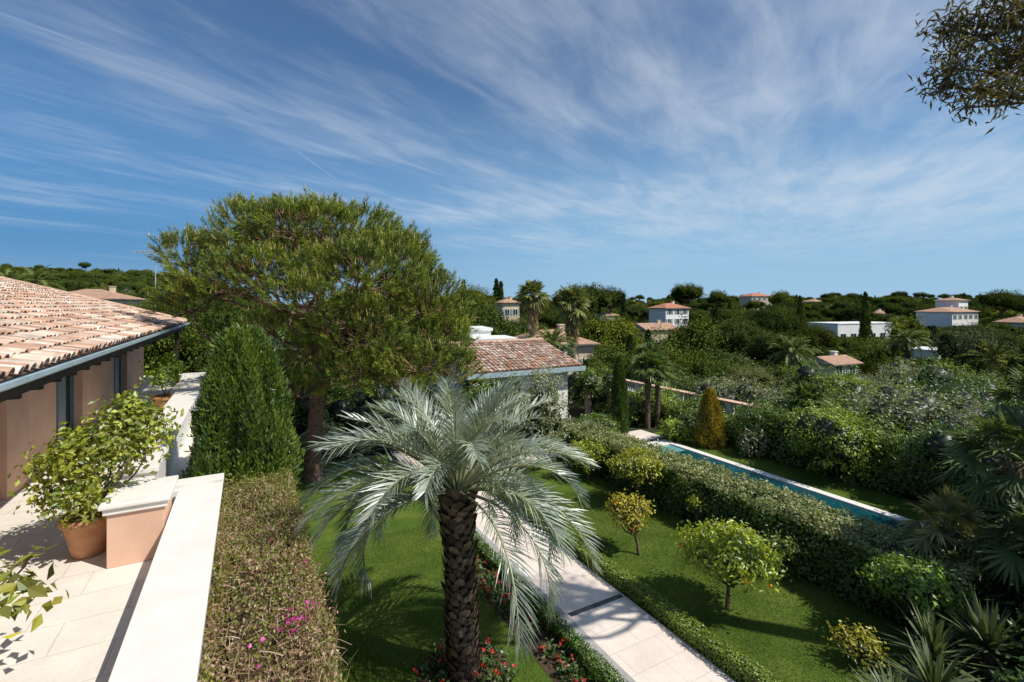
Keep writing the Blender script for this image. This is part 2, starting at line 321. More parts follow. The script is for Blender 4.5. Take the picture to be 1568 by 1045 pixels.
g=Geo(); box(g,W0-.3,-2.62,-3,27.2,5.055,5.12); box(g,-2.62,-2.55,-3,27.3,5.03,5.26)
for s0 in np.arange(-2.5,27,.8): box(g,W0+.002,-2.63,s0,s0+.09,4.94,5.053)
box(g,-2.85,-2.7,26.3,26.45,FZ,4.94)
g.obj('soffit_and_fascia',[DARKW],parent=hs)
g=Geo()
a=np.linspace(pi,2*pi,8); sec=np.stack([-2.475+.085*np.cos(a),5.27+.085*np.sin(a)],1); sec2=np.stack([-2.475+.075*np.cos(a),5.27+.075*np.sin(a)],1)[::-1]
ss=np.vstack([sec,sec2]); V=np.concatenate([np.stack([ss[:,0],np.full(16,y),ss[:,1]],1) for y in (-3,27.4)]); j=np.arange(16); k=(j+1)%16
g.add(V,np.stack([j,k,16+k,16+j],1)); box(g,-2.42,-2.36,-3,27.4,5.24,5.30)
g.obj('gutter',[ZINC],parent=hs)
TP=[(.56,.37,.27),(.62,.46,.36),(.48,.29,.20),(.66,.55,.46),(.38,.24,.17),(.58,.42,.33),(.64,.57,.49),(.52,.33,.23),(.45,.36,.29)]
def tiles(g,org,ud,vd,nu_,nv_,tw=.23,tl=.36,pal=TP):
    ud=nrm(ud); vd=nrm(vd); N=nrm(np.cross(ud,vd)); 
    if N[2]<0: N=-N
    pal=np.array(pal)
    I,J=np.meshgrid(np.arange(nu_),np.arange(nv_)); I=I.ravel(); J=J.ravel(); n=len(I)
    P=np.asarray(org)+ud*((I+.5)*tw)[:,None]+vd*(J*tl)[:,None]+rng.normal(size=(n,3))*.008
    a=np.linspace(-.15,pi+.15,7); tv=[];tf=[]
    for q,(y,r,h) in enumerate([(-.03,.094,.032),(tl+.05,.075,.0)]):
        for x in a: tv.append([r*cos(x),y,h+r*sin(x)*.85])
    for x in range(6): tf.append([x,x+1,8+x,7+x])
    c=pal[rng.integers(0,len(pal),n)]*rng.uniform(.8,1.2,(n,1))
    tw_=rng.normal(size=n)*.04
    U=nrm(ud+vd*tw_[:,None]); Vv=nrm(vd-ud*tw_[:,None])
    inst(g,tv,tf,P,U,Vv,np.tile(N,(n,1)),1.,c)
    tv2=[];tf2=[]
    for x in a: tv2+= [[.094*cos(x),-.03,.032+.094*sin(x)*.85],[.078*cos(x),-.03,.030+.078*sin(x)*.85]]
    for x in range(6): tf2.append([2*x,2*x+1,2*x+3,2*x+2])
    inst(g,tv2,tf2,P,U,Vv,np.tile(N,(n,1)),1.,c*.6)
g=Geo(); sl=.29; vd=nrm([-1,0,sl]); tiles(g,[-2.5,-3,5.33],[0,1,0],vd,132,24)
g.add([[-2.5,-3,5.30],[-2.5,27.4,5.30],[-11,27.4,5.30+8.5*sl],[-11,-3,5.30+8.5*sl]],[[0,3,2,1]],(.22,.13,.09))
g.add([[-11,-3,5.30+8.5*sl],[-11,27.4,5.30+8.5*sl],[-19.5,27.4,5.3],[-19.5,-3,5.3]],[[0,3,2,1]],(.4,.2,.13))
g.add([[-2.6,26.9,5.1],[-11,26.9,5.3+8.5*sl-.05],[-19,26.9,5.1]],[[0,1,2]],(.5,.35,.25))
tube(g,[[-2.5,27.35,5.38],[-11,27.35,5.38+8.5*sl]],.1,8,(.5,.34,.25)); tube(g,[[-11,-3,5.38+8.5*sl],[-11,27.35,5.38+8.5*sl]],.11,8,(.5,.34,.25))
g.obj('roof_tiles',[TILE],parent=hs)
g=Geo(); p=S(238,440,24); q=S(238,380,24); tube(g,[p-UP*2,q],.025,5,(.4,.4,.4))
a=S(208,386,24); b_=S(256,384,24); tube(g,[a,b_],.015,4,(.4,.4,.4))
for k in np.linspace(0,1,8): c_=a*(1-k)+b_*k; tube(g,[c_-[0.06,.3,0],c_+[.06,.3,0]],.012,4,(.4,.4,.4))
g.obj('tv_antenna',[WOODC])

# ---------------------------------------------------------------- pots
def lathe(g,prof,c,n=28,col=(1,1,1),mat=0):
    prof=np.array(prof); a=np.arange(n)*2*pi/n
    V=np.stack([prof[:,0:1]*np.cos(a),prof[:,0:1]*np.sin(a),np.repeat(prof[:,1:2],n,1)],-1).reshape(-1,3)+c
    i=np.arange(len(prof)-1)[:,None]*n; j=np.arange(n)[None]; k=(j+1)%n
    g.add(V,np.stack([i+j,i+k,i+n+k,i+n+j],-1).reshape(-1,4),col,mat,True)
POT=[(0,0),(.19,0),(.2,.02),(.25,.25),(.29,.42),(.30,.46),(.335,.47),(.34,.50),(.335,.56),(.32,.575),(.29,.57),(.28,.5),(0,.5)]
def potted(name,base,sc,blobs,n,per,ls,c1,c2,cr=.09):
    e=empty(name); g=Geo(); lathe(g,np.array(POT)*sc,base); g.obj('terracotta_pot',[TERRA],parent=e)
    g=Geo(); top=np.array(base)+UP*.48*sc
    for b in blobs:
        c=np.array(b[:3])
        for k in range(3): limb(g,top+rng.normal(size=3)*.03*[1,1,0],c+rng.normal(size=3)*np.array(b[3:])*.45,.02*sc,.006,.08,5,(.16,.12,.09),1)
    foliage(g,blobs,n,per,ls,cr,c1,c2,asp=.55,low=-.85,shell=.6,up=.45,rand=.6,qmin=.1,bright=.45)
    g.obj('plant',[LEAF,BARK],parent=e)
pb=np.array([-6.1,6.98,FZ])
potted('potted_shrub',pb,1.0,[(-6.0,7.05,4.05,.62,.6,.42),(-6.5,7.0,3.8,.4,.45,.35),(-5.6,7.3,4.25,.45,.45,.35),(-5.9,7.4,4.5,.35,.35,.25),(-6.1,6.8,3.5,.5,.4,.25)],680,7,.095,(.08,.135,.012),(.27,.28,.035))
potted('potted_shrub',np.array([-11.2,15.6,FZ]),1.1,[(-11.2,15.6,4.0,.5,.5,.5)],130,8,.14,(.10,.17,.015),(.2,.28,.04))
potted('potted_magnolia',np.array([-5.25,4.3,FZ]),1.0,[(-4.8,4.6,3.45,.3,.36,.28),(-5.1,4.3,3.5,.4,.4,.3)],38,5,.17,(.08,.12,.015),(.28,.26,.05),.1)

# ---------------------------------------------------------------- bougainvillea hedge
g=Geo()
def bcf(P,c):
    n=len(P); pr=np.clip(.95-.075*P[:,1]+.3*lump(P[:,0]*2,P[:,1]*1.4),0.05,.9)
    m_=rng.random(n)<pr; c=c.copy(); k=m_.sum(); c[m_]=mixc((.17,.11,.07),(.36,.24,.19),rng.random((k,1)))*rng.uniform(.6,1.3,(k,1)); return c
hedge(g,-.36,.75,2.5,10.6,0.0,2.88,1900,.04,(.08,.11,.015),(.19,.21,.035),amp=.09,inner=.14,cf=bcf,core=.2,rand=.8,corecol=(.05,.038,.02))
n=2800; P=np.stack([rng.uniform(-.36,.78,n),rng.uniform(2.6,10.4,n),np.full(n,2.82)],1); D=nrm(UP+rng.normal(size=(n,3))*.8)
strip(g,P,D,nrm(np.cross(D,runit(n))),rng.uniform(.08,.28,n),.007,.2,mixc((.32,.22,.17),(.17,.16,.07),rng.random((n,1))),0,(1,.8,.5))
for (a,b_,k) in [(.42,5.4,34),(.6,5.55,10),(.3,7.6,5),(.65,6.6,6),(.1,5.1,6)]:
    P=np.array([a,b_,2.95])+rng.normal(size=(k,3))*[.07,.1,.04]; scatter_leaves(g,P,np.tile(UP,(k,1)),.045,.8,mixc((.3,.015,.2),(.45,.05,.33),rng.random((k,1))),0,.8)
g.obj('bougainvillea_hedge',[LEAF],rz=TH)

# ---------------------------------------------------------------- conifers
def conifer(name,c,r,z0,z1,n,ls,c1,c2,power=.6,seed=0,lean=.9,am=1.):
    g=Geo(); h=rng.random(n)**.9; a=rng.uniform(0,2*pi,n)
    def pf(h): return np.clip(1-h,0,1)**power*(.78+.22*np.sin(np.clip(h*2.6+.5,0,pi)))
    lm=1+am*(.10*np.sin(5*a+7*h+seed)+.07*np.sin(9*a-13*h)+.06*np.sin(23*h+3*a)+.05*np.sin(31*a+17*h)*np.sin(41*h))
    R=r*pf(h)*lm*(1-.3*rng.random(n)**2)
    P=np.stack([c[0]+R*np.cos(a),c[1]+R*np.sin(a),z0+(z1-z0)*h*(1+.03*am*np.sin(7*a+2))],1)
    N=np.stack([np.cos(a),np.sin(a),.2+0*a],1)
    cl=.5+.5*np.sin(5*a+7*h+seed)*np.cos(17*h+4*a)
    cc=mixc(c1,c2,np.clip(cl*.6+rng.random(n)*.4,0,1)[:,None])*rng.uniform(.65,1.35,(n,1))
    N=nrm(N+rng.normal(size=(n,3))*.5); Y=nrm(UP*lean+N*.5+rng.normal(size=(n,3))*.35); X=nrm(np.cross(Y,N)); N=np.cross(X,Y)
    tv,tf=leafT(.3); inst(g,tv,tf,P,X,Y,N,ls*rng.uniform(.6,1.5,n),cc)
    prf=[(float(r*.72*pf(q)),z0+(z1-z0)*q) for q in np.linspace(0,.95,12)]
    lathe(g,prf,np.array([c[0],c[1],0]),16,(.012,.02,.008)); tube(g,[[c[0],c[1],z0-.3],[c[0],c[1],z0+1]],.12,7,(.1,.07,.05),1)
    return g.obj(name,[LEAF,BARK])
conifer('conifer_bush',(-5.5,9.9),1.08,0,5.45,40000,.12,(.035,.075,.013),(.135,.20,.03),.24,am=1.35)
conifer('italian_cypress',(5.08,22.9),.42,0,3.55,9000,.14,(.03,.065,.012),(.07,.12,.025),.45)
conifer('golden_conifer',(8.6,21.0),.68,0,2.4,7000,.12,(.15,.14,.015),(.30,.23,.025),.5)

# ---------------------------------------------------------------- umbrella pine (big)
g=Geo()
base=np.array([-7.0,17,0.]); fork=np.array([-6.6,17,4.6])
bl=[(430,368,17,100,58),(510,362,17.5,110,52),(590,408,17,82,60),(545,430,15.4,100,60),(645,470,17,68,58),(672,530,17,52,52),(640,560,16,70,42),
    (288,395,17.5,40,42),(330,440,17,80,42),(400,430,15.5,80,52),(290,470,17.5,52,30),(560,520,15.6,75,42),(420,410,19.5,110,65),(560,415,20,118,62),
    (470,462,14.6,72,36),(600,490,19,90,60),(415,505,16,50,26),(450,598,16.4,55,26),(545,575,15.6,55,34),(375,340,17,32,28),(610,585,15.8,60,28),(690,572,17,44,38),(455,350,16,80,40),(690,500,18,35,45),(540,490,15.4,70,40),(470,545,16,40,30)]
blobs=[]
for px,py,d,rx,rz in bl:
    c=S(px,py,d); blobs.append([*c,rx/F*d*.88,max(rx,rz)/F*d*.78,rz/F*d*.82])
B=np.array(blobs)
tube(g,[base-UP*.2,base+[.02,0,1],base+[.1,0,2.2],base+[.2,.05,3.4],fork],[.34,.27,.24,.22,.2],10,(.17,.11,.08),1)
limb(g,base+[.15,0,3],S(540,480,17),.15,.08,.05,7,(.2,.12,.08))
for x in B:
    c=x[:3]; limb(g,fork+rng.normal(size=3)*.15,c-[0,0,x[5]*.3],.11,.035,.07,6,(.22,.135,.09))
    for q in range(12): limb(g,c-[0,0,x[5]*.3],c+runit(1)[0]*x[3:]*.9,.035,.01,.1,4,(.2,.13,.09),k=4)
nsh=9000; w=(B[:,3]*B[:,5]); bi=rng.choice(len(B),nsh,p=w/w.sum()); b=B[bi]; d=runit(nsh); d[:,2]=np.where(d[:,2]<-.5,-d[:,2],d[:,2])
ph=bi*2.1; bm=1+.08*np.sin(7*d[:,0]+ph)+.08*np.sin(8*d[:,1]-ph)+.06*np.sin(11*d[:,2]+9*d[:,0])
cp=b[:,:3]+d*b[:,3:]*((1-.3*rng.random(nsh)**1.5)*bm)[:,None]
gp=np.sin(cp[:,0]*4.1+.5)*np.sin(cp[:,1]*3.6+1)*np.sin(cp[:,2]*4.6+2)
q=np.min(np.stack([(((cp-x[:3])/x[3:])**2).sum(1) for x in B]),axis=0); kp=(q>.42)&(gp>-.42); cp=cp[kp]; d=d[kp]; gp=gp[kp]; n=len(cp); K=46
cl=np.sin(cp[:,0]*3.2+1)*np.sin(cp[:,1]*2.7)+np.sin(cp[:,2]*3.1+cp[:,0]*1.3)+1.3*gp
ax=nrm(d*.75+UP*.65+rng.normal(size=(n,3))*.22); Ls=rng.uniform(.28,.5,n)
tt=rng.random((n,K)); AXr=np.repeat(ax,K,0)
P=np.repeat(cp,K,0)+AXr*(np.repeat(Ls,K)*tt.ravel())[:,None]
D=nrm(AXr*.9+runit(n*K)*.8)
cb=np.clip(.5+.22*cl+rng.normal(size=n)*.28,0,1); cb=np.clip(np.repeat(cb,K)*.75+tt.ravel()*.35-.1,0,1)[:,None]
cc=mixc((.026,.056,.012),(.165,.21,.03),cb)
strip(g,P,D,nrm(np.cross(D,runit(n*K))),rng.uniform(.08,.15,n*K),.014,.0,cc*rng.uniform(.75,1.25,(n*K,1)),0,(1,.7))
strip(g,cp-ax*.15,ax,nrm(np.cross(ax,runit(n))),Ls+.12,.02,0,np.tile((.2,.13,.08),(n,1)),0,(1,.8,.4))
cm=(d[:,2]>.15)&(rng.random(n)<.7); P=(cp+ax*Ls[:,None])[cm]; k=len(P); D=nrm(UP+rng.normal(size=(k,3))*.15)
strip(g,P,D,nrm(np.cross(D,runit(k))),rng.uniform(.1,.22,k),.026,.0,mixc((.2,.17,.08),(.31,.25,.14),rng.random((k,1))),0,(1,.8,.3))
g.obj('umbrella_pine_tree',[PINEL,BARK])

# ---------------------------------------------------------------- hero palm
g=Geo()
bx,by=-.80,8.05; hz=3.1; tip=np.array([-.92,8.0,hz])
def tc_(u): return np.array([bx,by,0])*(1-u)+np.array([tip[0],tip[1],hz-.1])*u
us=np.linspace(0,1,9); tube(g,[tc_(u) for u in us],[.27,.235,.215,.21,.21,.215,.225,.22,.16],14,(.045,.032,.024),1)
tv=[[-.5,0,0],[.5,0,0],[.42,.18,.75],[0,.30,1.05],[-.42,.18,.75],[0,.22,.3]]; 
tf=[[0,1,5],[1,2,5],[2,3,5],[3,4,5],[4,0,5]]
P=[];X=[];Y=[];Z=[];Cc=[];Sc=[]
for i in range(270):
    h=i/270; u=h; a=i*2.39996; c=tc_(u); rad=.2+.03*(1-h)+.02*max(0,h-.7)
    o=np.array([cos(a),sin(a),0]); P.append(c+o*rad); X.append([-sin(a),cos(a),0]); Y.append(o); Z.append(nrm(UP+o*(.15+.5*max(0,h-.75)*3)+rng.normal(size=3)*.1)); 
    Cc.append(np.array((.19,.14,.105))*rng.uniform(.45,1.4)*(1 if rng.random()<.8 else 1.4)); Sc.append(.165*(1+.9*max(0,h-.72)*2.5)*rng.uniform(.75,1.25))
inst(g,tv,tf,np.array(P),np.array(X),np.array(Y),np.array(Z),np.array(Sc),np.array(Cc),1)
n=1800; h=rng.random(n)**.6; a=rng.uniform(0,2*pi,n); o=np.stack([np.cos(a),np.sin(a),0*a],1); P=np.array([tc_(x) for x in h])+o*.23
D=nrm(o*.7+rng.normal(size=(n,3))*.5); strip(g,P,D,nrm(np.cross(D,UP)),rng.uniform(.04,.13,n),.006,.3,np.tile((.14,.105,.075),(n,1)),1,(1,.7,.3))
feather(g,tip,64,2.42,64,.50,.018,(85,-6),(58,112),(.16,.205,.155),(.27,.305,.245),V=.5,ldroop=.2,rr=.026,rac=(.30,.31,.18),expo=1.55,skip=(radians(-83),.45,.5))
strip(g,np.tile(tip,(46,1)),nrm(UP*1.3+rng.normal(size=(46,3))*.6),runit(46),rng.uniform(.3,.6,46),.05,.1,mixc((.3,.26,.12),(.2,.15,.08),rng.random((46,1))),0,(1,.9,.7,.2))
g.obj('jelly_palm_tree',[PALML,BARK])

# ---------------------------------------------------------------- flowers
def flowers(name,pts,rz=0.,red=(.35,.01,.01)):
    g=Geo(); P=np.array(pts); n=len(P)
    Q=np.repeat(P,26,0)+rng.normal(size=(n*26,3))*[.11,.11,.06]; Q[:,2]=np.abs(Q[:,2]-.02)+.03
    scatter_leaves(g,Q,np.tile(UP,(len(Q),1)),.09,.6,mixc((.03,.06,.012),(.07,.12,.025),rng.random((len(Q),1))),0,.7)
    R=P[rng.random(n)<.8]; R=R+rng.normal(size=R.shape)*[.1,.1,.02]; R[:,2]=.17+rng.random(len(R))*.06
    R=np.repeat(R,6,0)+rng.normal(size=(len(R)*6,3))*.014
    scatter_leaves(g,R,np.tile(UP,(len(R),1)),.05,1.,mixc(red,(.45,.04,.02),rng.random((len(R),1))),0,.7)
    return g.obj(name,[LEAF],rz=rz)
flowers('red_geranium_bed',[(rng.uniform(4.5,4.9),rng.uniform(4,10.5),.08) for _ in range(58)],TH)
a=rng.uniform(0,2*pi,34); r_=rng.uniform(.35,.75,34)
flowers('red_geranium_bed',[(bx+r*cos(x),by+r*sin(x),.08) for x,r in zip(a,r_)])
g=Geo(); lathe(g,[(0,.03),(.5,.03),(.8,.015)],np.array([bx,by,0]),24); g.obj('planting_bed_soil',[SOIL])
sheet('flower_border_soil',SOIL,[(4.4,5.2,2,11)],.016)

# ---------------------------------------------------------------- hedges
def hedgeobj(name,*a,**k):
    g=Geo(); hedge(g,*a,**k); return g.obj(name,[LEAF],rz=TH)
hedgeobj('box_hedge',7.02,7.33,2,15.5,0,.3,2600,.04,(.09,.15,.012),(.17,.24,.03),amp=.025,core=.06,inner=.03)
hedgeobj('box_hedge',4.95,5.2,2,15,0,.3,2400,.04,(.04,.09,.012),(.10,.17,.025),amp=.025,core=.06,inner=.03)
g=Geo()
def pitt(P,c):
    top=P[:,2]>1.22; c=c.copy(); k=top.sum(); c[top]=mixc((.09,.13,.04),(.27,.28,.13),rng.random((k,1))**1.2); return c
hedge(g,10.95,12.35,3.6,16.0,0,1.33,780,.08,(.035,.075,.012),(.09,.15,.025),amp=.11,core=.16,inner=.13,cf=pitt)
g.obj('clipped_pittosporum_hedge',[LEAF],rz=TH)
hedgeobj('garden_hedge',18.3,20.2,1,13.5,0,1.8,420,.11,(.04,.08,.012),(.12,.18,.03),amp=.28,core=.45,inner=.3)
hedgeobj('garden_hedge',18.4,19.6,14,24,0,1.1,500,.1,(.06,.11,.012),(.16,.22,.03),amp=.14,core=.22,inner=.15)
hedgeobj('garden_hedge',10.4,12.2,18,21,0,1.3,500,.1,(.07,.12,.02),(.15,.2,.04),amp=.12,core=.2,inner=.15)
hedgeobj('laurel_hedge',22.5,24.5,-2,22,-.3,1.5,240,.14,(.03,.06,.012),(.10,.15,.03),amp=.4,core=.55,inner=.35)

# ---------------------------------------------------------------- small trees & shrubs
def tree(name,base,blobs,ncl,per,ls,cr,c1,c2,tr=.06,core=0,bark=(.16,.12,.09),asp=.55,fruit=0,**k):
    g=Geo(); base=np.array(base,float); C=np.array(blobs)[:,:3].mean(0); zf=base[2]+(C[2]-base[2])*.45
    fk=np.array([base[0]*.6+C[0]*.4,base[1]*.6+C[1]*.4,zf]); limb(g,base-UP*.1,fk,tr,tr*.75,.03,8,bark)
    for b in blobs:
        for q in range(4): limb(g,fk,np.array(b[:3])+runit(1)[0]*np.array(b[3:])*.6,tr*.5,tr*.12,.08,5,bark,k=5)
    for q in range(fruit):
        b=blobs[rng.integers(len(blobs))]; ellips(g,np.array(b[:3])+runit(1)[0]*np.array(b[3:])*1.05,np.array([.035,.035,.038]),(.5,.24,.012),0,8,6)
    foliage(g,blobs,ncl,per,ls,cr,c1,c2,asp=asp,core=core,**k); return g.obj(name,[LEAF,BARK])
CY=((.11,.17,.015),(.28,.31,.03))
def citrus(x,y,r,zc,rz,n,c=CY,ls=.09,off=(0,0),fr=0):
    x0,y0=x+off[0],y+off[1]
    bl=[(x0,y0,zc,r*.75,r*.75,rz*.8)]+[(x0+r*.5*cos(a),y0+r*.5*sin(a),zc+rng.uniform(-.3,.4)*rz,r*.5,r*.5,rz*.55) for a in (0.3,1.3,2.4,3.4,4.4,5.4)]
    tree('citrus_tree',(x,y,0),bl,n,9,ls,.07,c[0],c[1],.045,.45,low=-.5,corecol=(.02,.035,.008),fruit=fr,bright=.45)
citrus(4.37,9.76,.95,1.12,.58,760,((.12,.18,.015),(.29,.34,.03)),fr=12)
citrus(3.15,11.9,.55,1.0,.42,250,((.15,.17,.015),(.36,.31,.03)),.09,(-.25,.1),fr=8)
citrus(5.1,13.3,.26,.65,.24,60,CY,.08)
citrus(6.17,11.05,.42,.68,.3,120,((.07,.12,.02),(.17,.2,.05)),.08)
citrus(3.8,14.8,.85,1.15,.55,380,((.11,.16,.015),(.3,.3,.03)))
citrus(2.7,17,.8,.8,.6,280,((.13,.2,.015),(.3,.33,.03)))
citrus(7.4,8.9,.75,1.0,.5,340,((.07,.14,.015),(.16,.24,.03)))
citrus(5.95,8.3,.36,.35,.25,90,((.16,.18,.02),(.33,.3,.03)),.07)
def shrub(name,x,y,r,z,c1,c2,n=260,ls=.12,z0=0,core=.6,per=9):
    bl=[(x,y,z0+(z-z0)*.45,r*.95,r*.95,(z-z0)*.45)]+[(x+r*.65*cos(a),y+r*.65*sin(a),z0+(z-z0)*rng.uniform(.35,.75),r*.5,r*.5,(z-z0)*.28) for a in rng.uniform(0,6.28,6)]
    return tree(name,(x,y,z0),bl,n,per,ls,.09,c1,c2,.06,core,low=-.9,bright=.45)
DK=((.02,.05,.01),(.07,.12,.02)); MD=((.05,.10,.015),(.13,.19,.03)); OL=((.12,.14,.085),(.22,.24,.155)); BR=((.10,.17,.015),(.22,.28,.035))
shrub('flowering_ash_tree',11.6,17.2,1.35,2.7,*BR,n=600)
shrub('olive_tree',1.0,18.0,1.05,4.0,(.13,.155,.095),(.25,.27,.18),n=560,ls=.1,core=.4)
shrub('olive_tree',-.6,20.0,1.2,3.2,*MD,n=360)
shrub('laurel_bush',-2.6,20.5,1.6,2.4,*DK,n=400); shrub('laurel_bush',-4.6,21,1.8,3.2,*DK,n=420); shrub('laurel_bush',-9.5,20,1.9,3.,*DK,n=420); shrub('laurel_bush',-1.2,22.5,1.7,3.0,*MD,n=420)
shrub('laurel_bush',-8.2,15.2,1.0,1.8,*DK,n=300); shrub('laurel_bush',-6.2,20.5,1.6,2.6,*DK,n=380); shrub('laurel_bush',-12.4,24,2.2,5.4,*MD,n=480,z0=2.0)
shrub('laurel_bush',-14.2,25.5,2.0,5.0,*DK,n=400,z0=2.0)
for (x,y,r,z,c) in [(6.2,25,1.0,1.5,MD),(7.8,26,1.2,1.6,BR),(9.8,24.5,1.1,1.5,MD),(8.6,22.6,.8,1.1,DK),(4.4,19.4,.7,.8,BR),(3.9,21.5,.9,1.2,MD),(9.8,19.6,.5,1.2,OL),(7.4,21.8,.6,.9,BR),
    (11.2,20.4,1.2,1.7,MD),(13.5,20.5,1.6,2.6,MD),(15.5,20,1.9,3.0,OL),(13.2,16.2,1.2,2.2,MD),(13.8,14.2,1.4,2.7,DK),(15,16.5,1.8,3.2,OL),(17.2,18.5,2,3.4,DK),(13.2,12.1,1.5,3.0,DK),(11.8,10.6,1.3,2.4,DK),
    (16.5,23.5,1.8,2.8,BR),(13.5,24.5,1.6,2.2,OL),(20,22,2.2,3.6,MD),(11.5,26,1.5,2.2,OL),(21.5,26,2.2,3.2,OL),(17.5,27,2,2.8,MD),(4.6,27.5,1.5,2.6,MD),(2.2,32,1.8,4.2,DK),
    (10.2,8.8,1.1,2.0,DK),(9.5,10.4,.9,1.5,MD),(8.9,7.5,1.0,1.7,DK),(10.4,7.0,1.4,3.2,DK),(7.6,6.5,.9,1.2,DK)]:
    shrub('garden_shrub',x,y,r,z,*c,n=int(200+130*r*r))
def ros(name,c,n,L,w,c1,c2,**k):
    g=Geo(); rosette(g,np.array(c,float),n,L,w,c1,c2,**k); tube(g,[[c[0],c[1],0],list(c)],.07,7,(.12,.09,.07),1); return g.obj(name,[FANL,BARK])
ros('yucca_plant',(3.1,19,.9),150,.95,.045,(.12,.16,.10),(.22,.26,.17),lo=-30,hi=88)
for c,L in [((6.3,7.2,.35),.8),((5.5,6.9,.3),.7),((6.9,7.9,.4),.85),((7.7,7.8,.6),.9),((8.4,8.9,.7),.9)]:
    ros('agave_plant',c,90,L,.055,(.045,.07,.03),(.13,.16,.08),lo=-5,hi=88)
def fan(name,x,y,z,n,lp,R,nb,c1,c2,tr=.12,z0=0,skirt=0,lo=-40):
    g=Geo(); h=np.array([x,y,z]); tube(g,[[x,y,z0-.2],[x+.03,y,(z+z0)/2],[x,y,z]],[tr*1.2,tr,tr*1.1],9,(.16,.12,.09),1)
    fanpalm(g,h,n,lp,R,nb,c1,c2,lo=lo)
    if skirt:
        for k in range(skirt):
            a=k*2.4; e=radians(-60-25*rng.random()); fanleaf(g,h-[0,0,.1+rng.random()*lp*2.4],np.array([cos(e)*cos(a),cos(e)*sin(a),sin(e)]),lp*.5,R*.7,12,(.2,.14,.08),(.32,.24,.14),0,.6)
    k=260; zz=rng.uniform(z0,z,k); a=rng.uniform(0,2*pi,k); o=np.stack([np.cos(a),np.sin(a),0*a],1)
    strip(g,np.stack([x+o[:,0]*tr,y+o[:,1]*tr,zz],1),nrm(o*.6+UP*.6+rng.normal(size=(k,3))*.3),nrm(np.cross(o,UP)),rng.uniform(.08,.2,k),.05,0,np.tile((.15,.11,.08),(k,1))*rng.uniform(.5,1.4,(k,1)),1,(1,.7,.2))
    return g.obj(name,[FANL,BARK])
FG=((.04,.07,.022),(.11,.145,.055))
fan('windmill_palm',9.6,9.3,3.2,26,.65,.62,26,*FG,tr=.13); fan('windmill_palm',9.2,8.3,2.0,24,.55,.55,26,*FG); fan('windmill_palm',8.7,9.6,1.7,22,.5,.5,24,(.12,.13,.05),(.26,.24,.11))
fan('windmill_palm',11.2,10.0,3.9,26,.7,.65,26,*FG)
for x,y,z in [(6.75,24.1,3.1),(7.3,24.3,2.9),(7.1,25.2,3.4),(12.3,20.2,2.1)]: fan('windmill_palm',x,y,z,26,.5,.6,20,(.05,.085,.025),(.15,.2,.06),tr=.12)
for px,pt,D in [(815,452,48),(876,464,43)]:
    p=S(px,pt,D); fan('washingtonia_palm',p[0],p[1],p[2],40,.95,1.1,18,(.08,.10,.03),(.2,.21,.08),tr=.28,z0=-6,skirt=70,lo=-50)
def phx(name,px,pt,D,r=3.,n=46):
    p=S(px,pt,D); g=Geo(); h=np.array(p); z0=float(terr(p[0],p[1]))-.5; tube(g,[[p[0],p[1],z0],p],.35*r/3,8,(.14,.1,.07),1)
    feather(g,h,n,r,34,.55*r/3,.06,(82,-20),(50,75),(.07,.10,.028),(.18,.21,.07),V=.35,rr=.04); return g.obj(name,[FANL,BARK])
phx('date_palm',1390,522,68,3.0); phx('date_palm',1215,540,46,2.4); phx('date_palm',845,530,40,2.2); phx('date_palm',50,434,90,4.5); phx('date_palm',12,436,80,3.6)
phx('date_palm',1375,498,110,3.); phx('date_palm',745,575,30,1.8,34)

# ---------------------------------------------------------------- overhanging tree upper right
g=Geo(); tb=np.array([11.,7.0,0]); tube(g,[tb,tb+[.1,0,4],tb+[-.2,-.1,8],tb+[-.6,0,12]],[.3,.25,.2,.12],10,(.2,.16,.13),1)
ob=[]
for px,py,d,r in [(1555,20,6.2,.5),(1500,55,6.4,.42),(1462,105,6.3,.3),(1540,105,6.5,.42),(1500,140,6.2,.28),(1560,140,6.2,.3),(1458,40,6.5,.28),(1600,60,6.6,.6),(1680,90,6.8,.8),(1650,-60,6.6,.9),(1560,-50,6.4,.5),(1445,132,6.4,.2),(1760,0,7,.9),(1480,165,6.3,.12)]:
    c=S(px,py,d); ob.append((*c,r,r,r*.8)); st=tb+[-.4,0,8.5+rng.random()*2]; limb(g,st,c,.07,.015,.06,5,(.16,.11,.08),k=8)
    for q in range(9): limb(g,c,c+runit(1)[0]*r*1.1,.012,.004,.1,4,(.16,.11,.08),k=4)
foliage(g,ob,820,13,.13,.09,(.045,.05,.018),(.15,.125,.04),asp=.2,low=-1,shell=.98,rand=1.,droop=.5,qmin=0)
g.obj('eucalyptus_tree',[LEAF,BARK])

# ---------------------------------------------------------------- other buildings
m,nt,b=newmat('distant_tile_roof'); tc=nt.nodes.new('ShaderNodeTexCoord'); wv=nt.nodes.new('ShaderNodeTexWave'); wv.inputs['Scale'].default_value=1.4; wv.inputs['Distortion'].default_value=.3; wv.bands_direction='X'
nt.links.new(tc.outputs['Object'],wv.inputs['Vector']); c=ramp(nt,nz(nt,2.5,5,tc.outputs['Object']),[(.3,(.7,.7,.7)),(.7,(1.25,1.2,1.15))])
c=mulc(nt,mulc(nt,attr(nt),c),ramp(nt,wv.outputs['Fac'],[(.1,(.6,.6,.6)),(.6,(1.1,1.1,1.1))])); nt.links.new(c,b.inputs['Base Color']); b.inputs['Roughness'].default_value=.9; bump(nt,b,wv.outputs['Fac'],.8,.08); ROOFM=m
OCH=noisemat('ochre_render',[(.3,(.55,.44,.31)),(.7,(.68,.57,.43))],1,.9,.1)
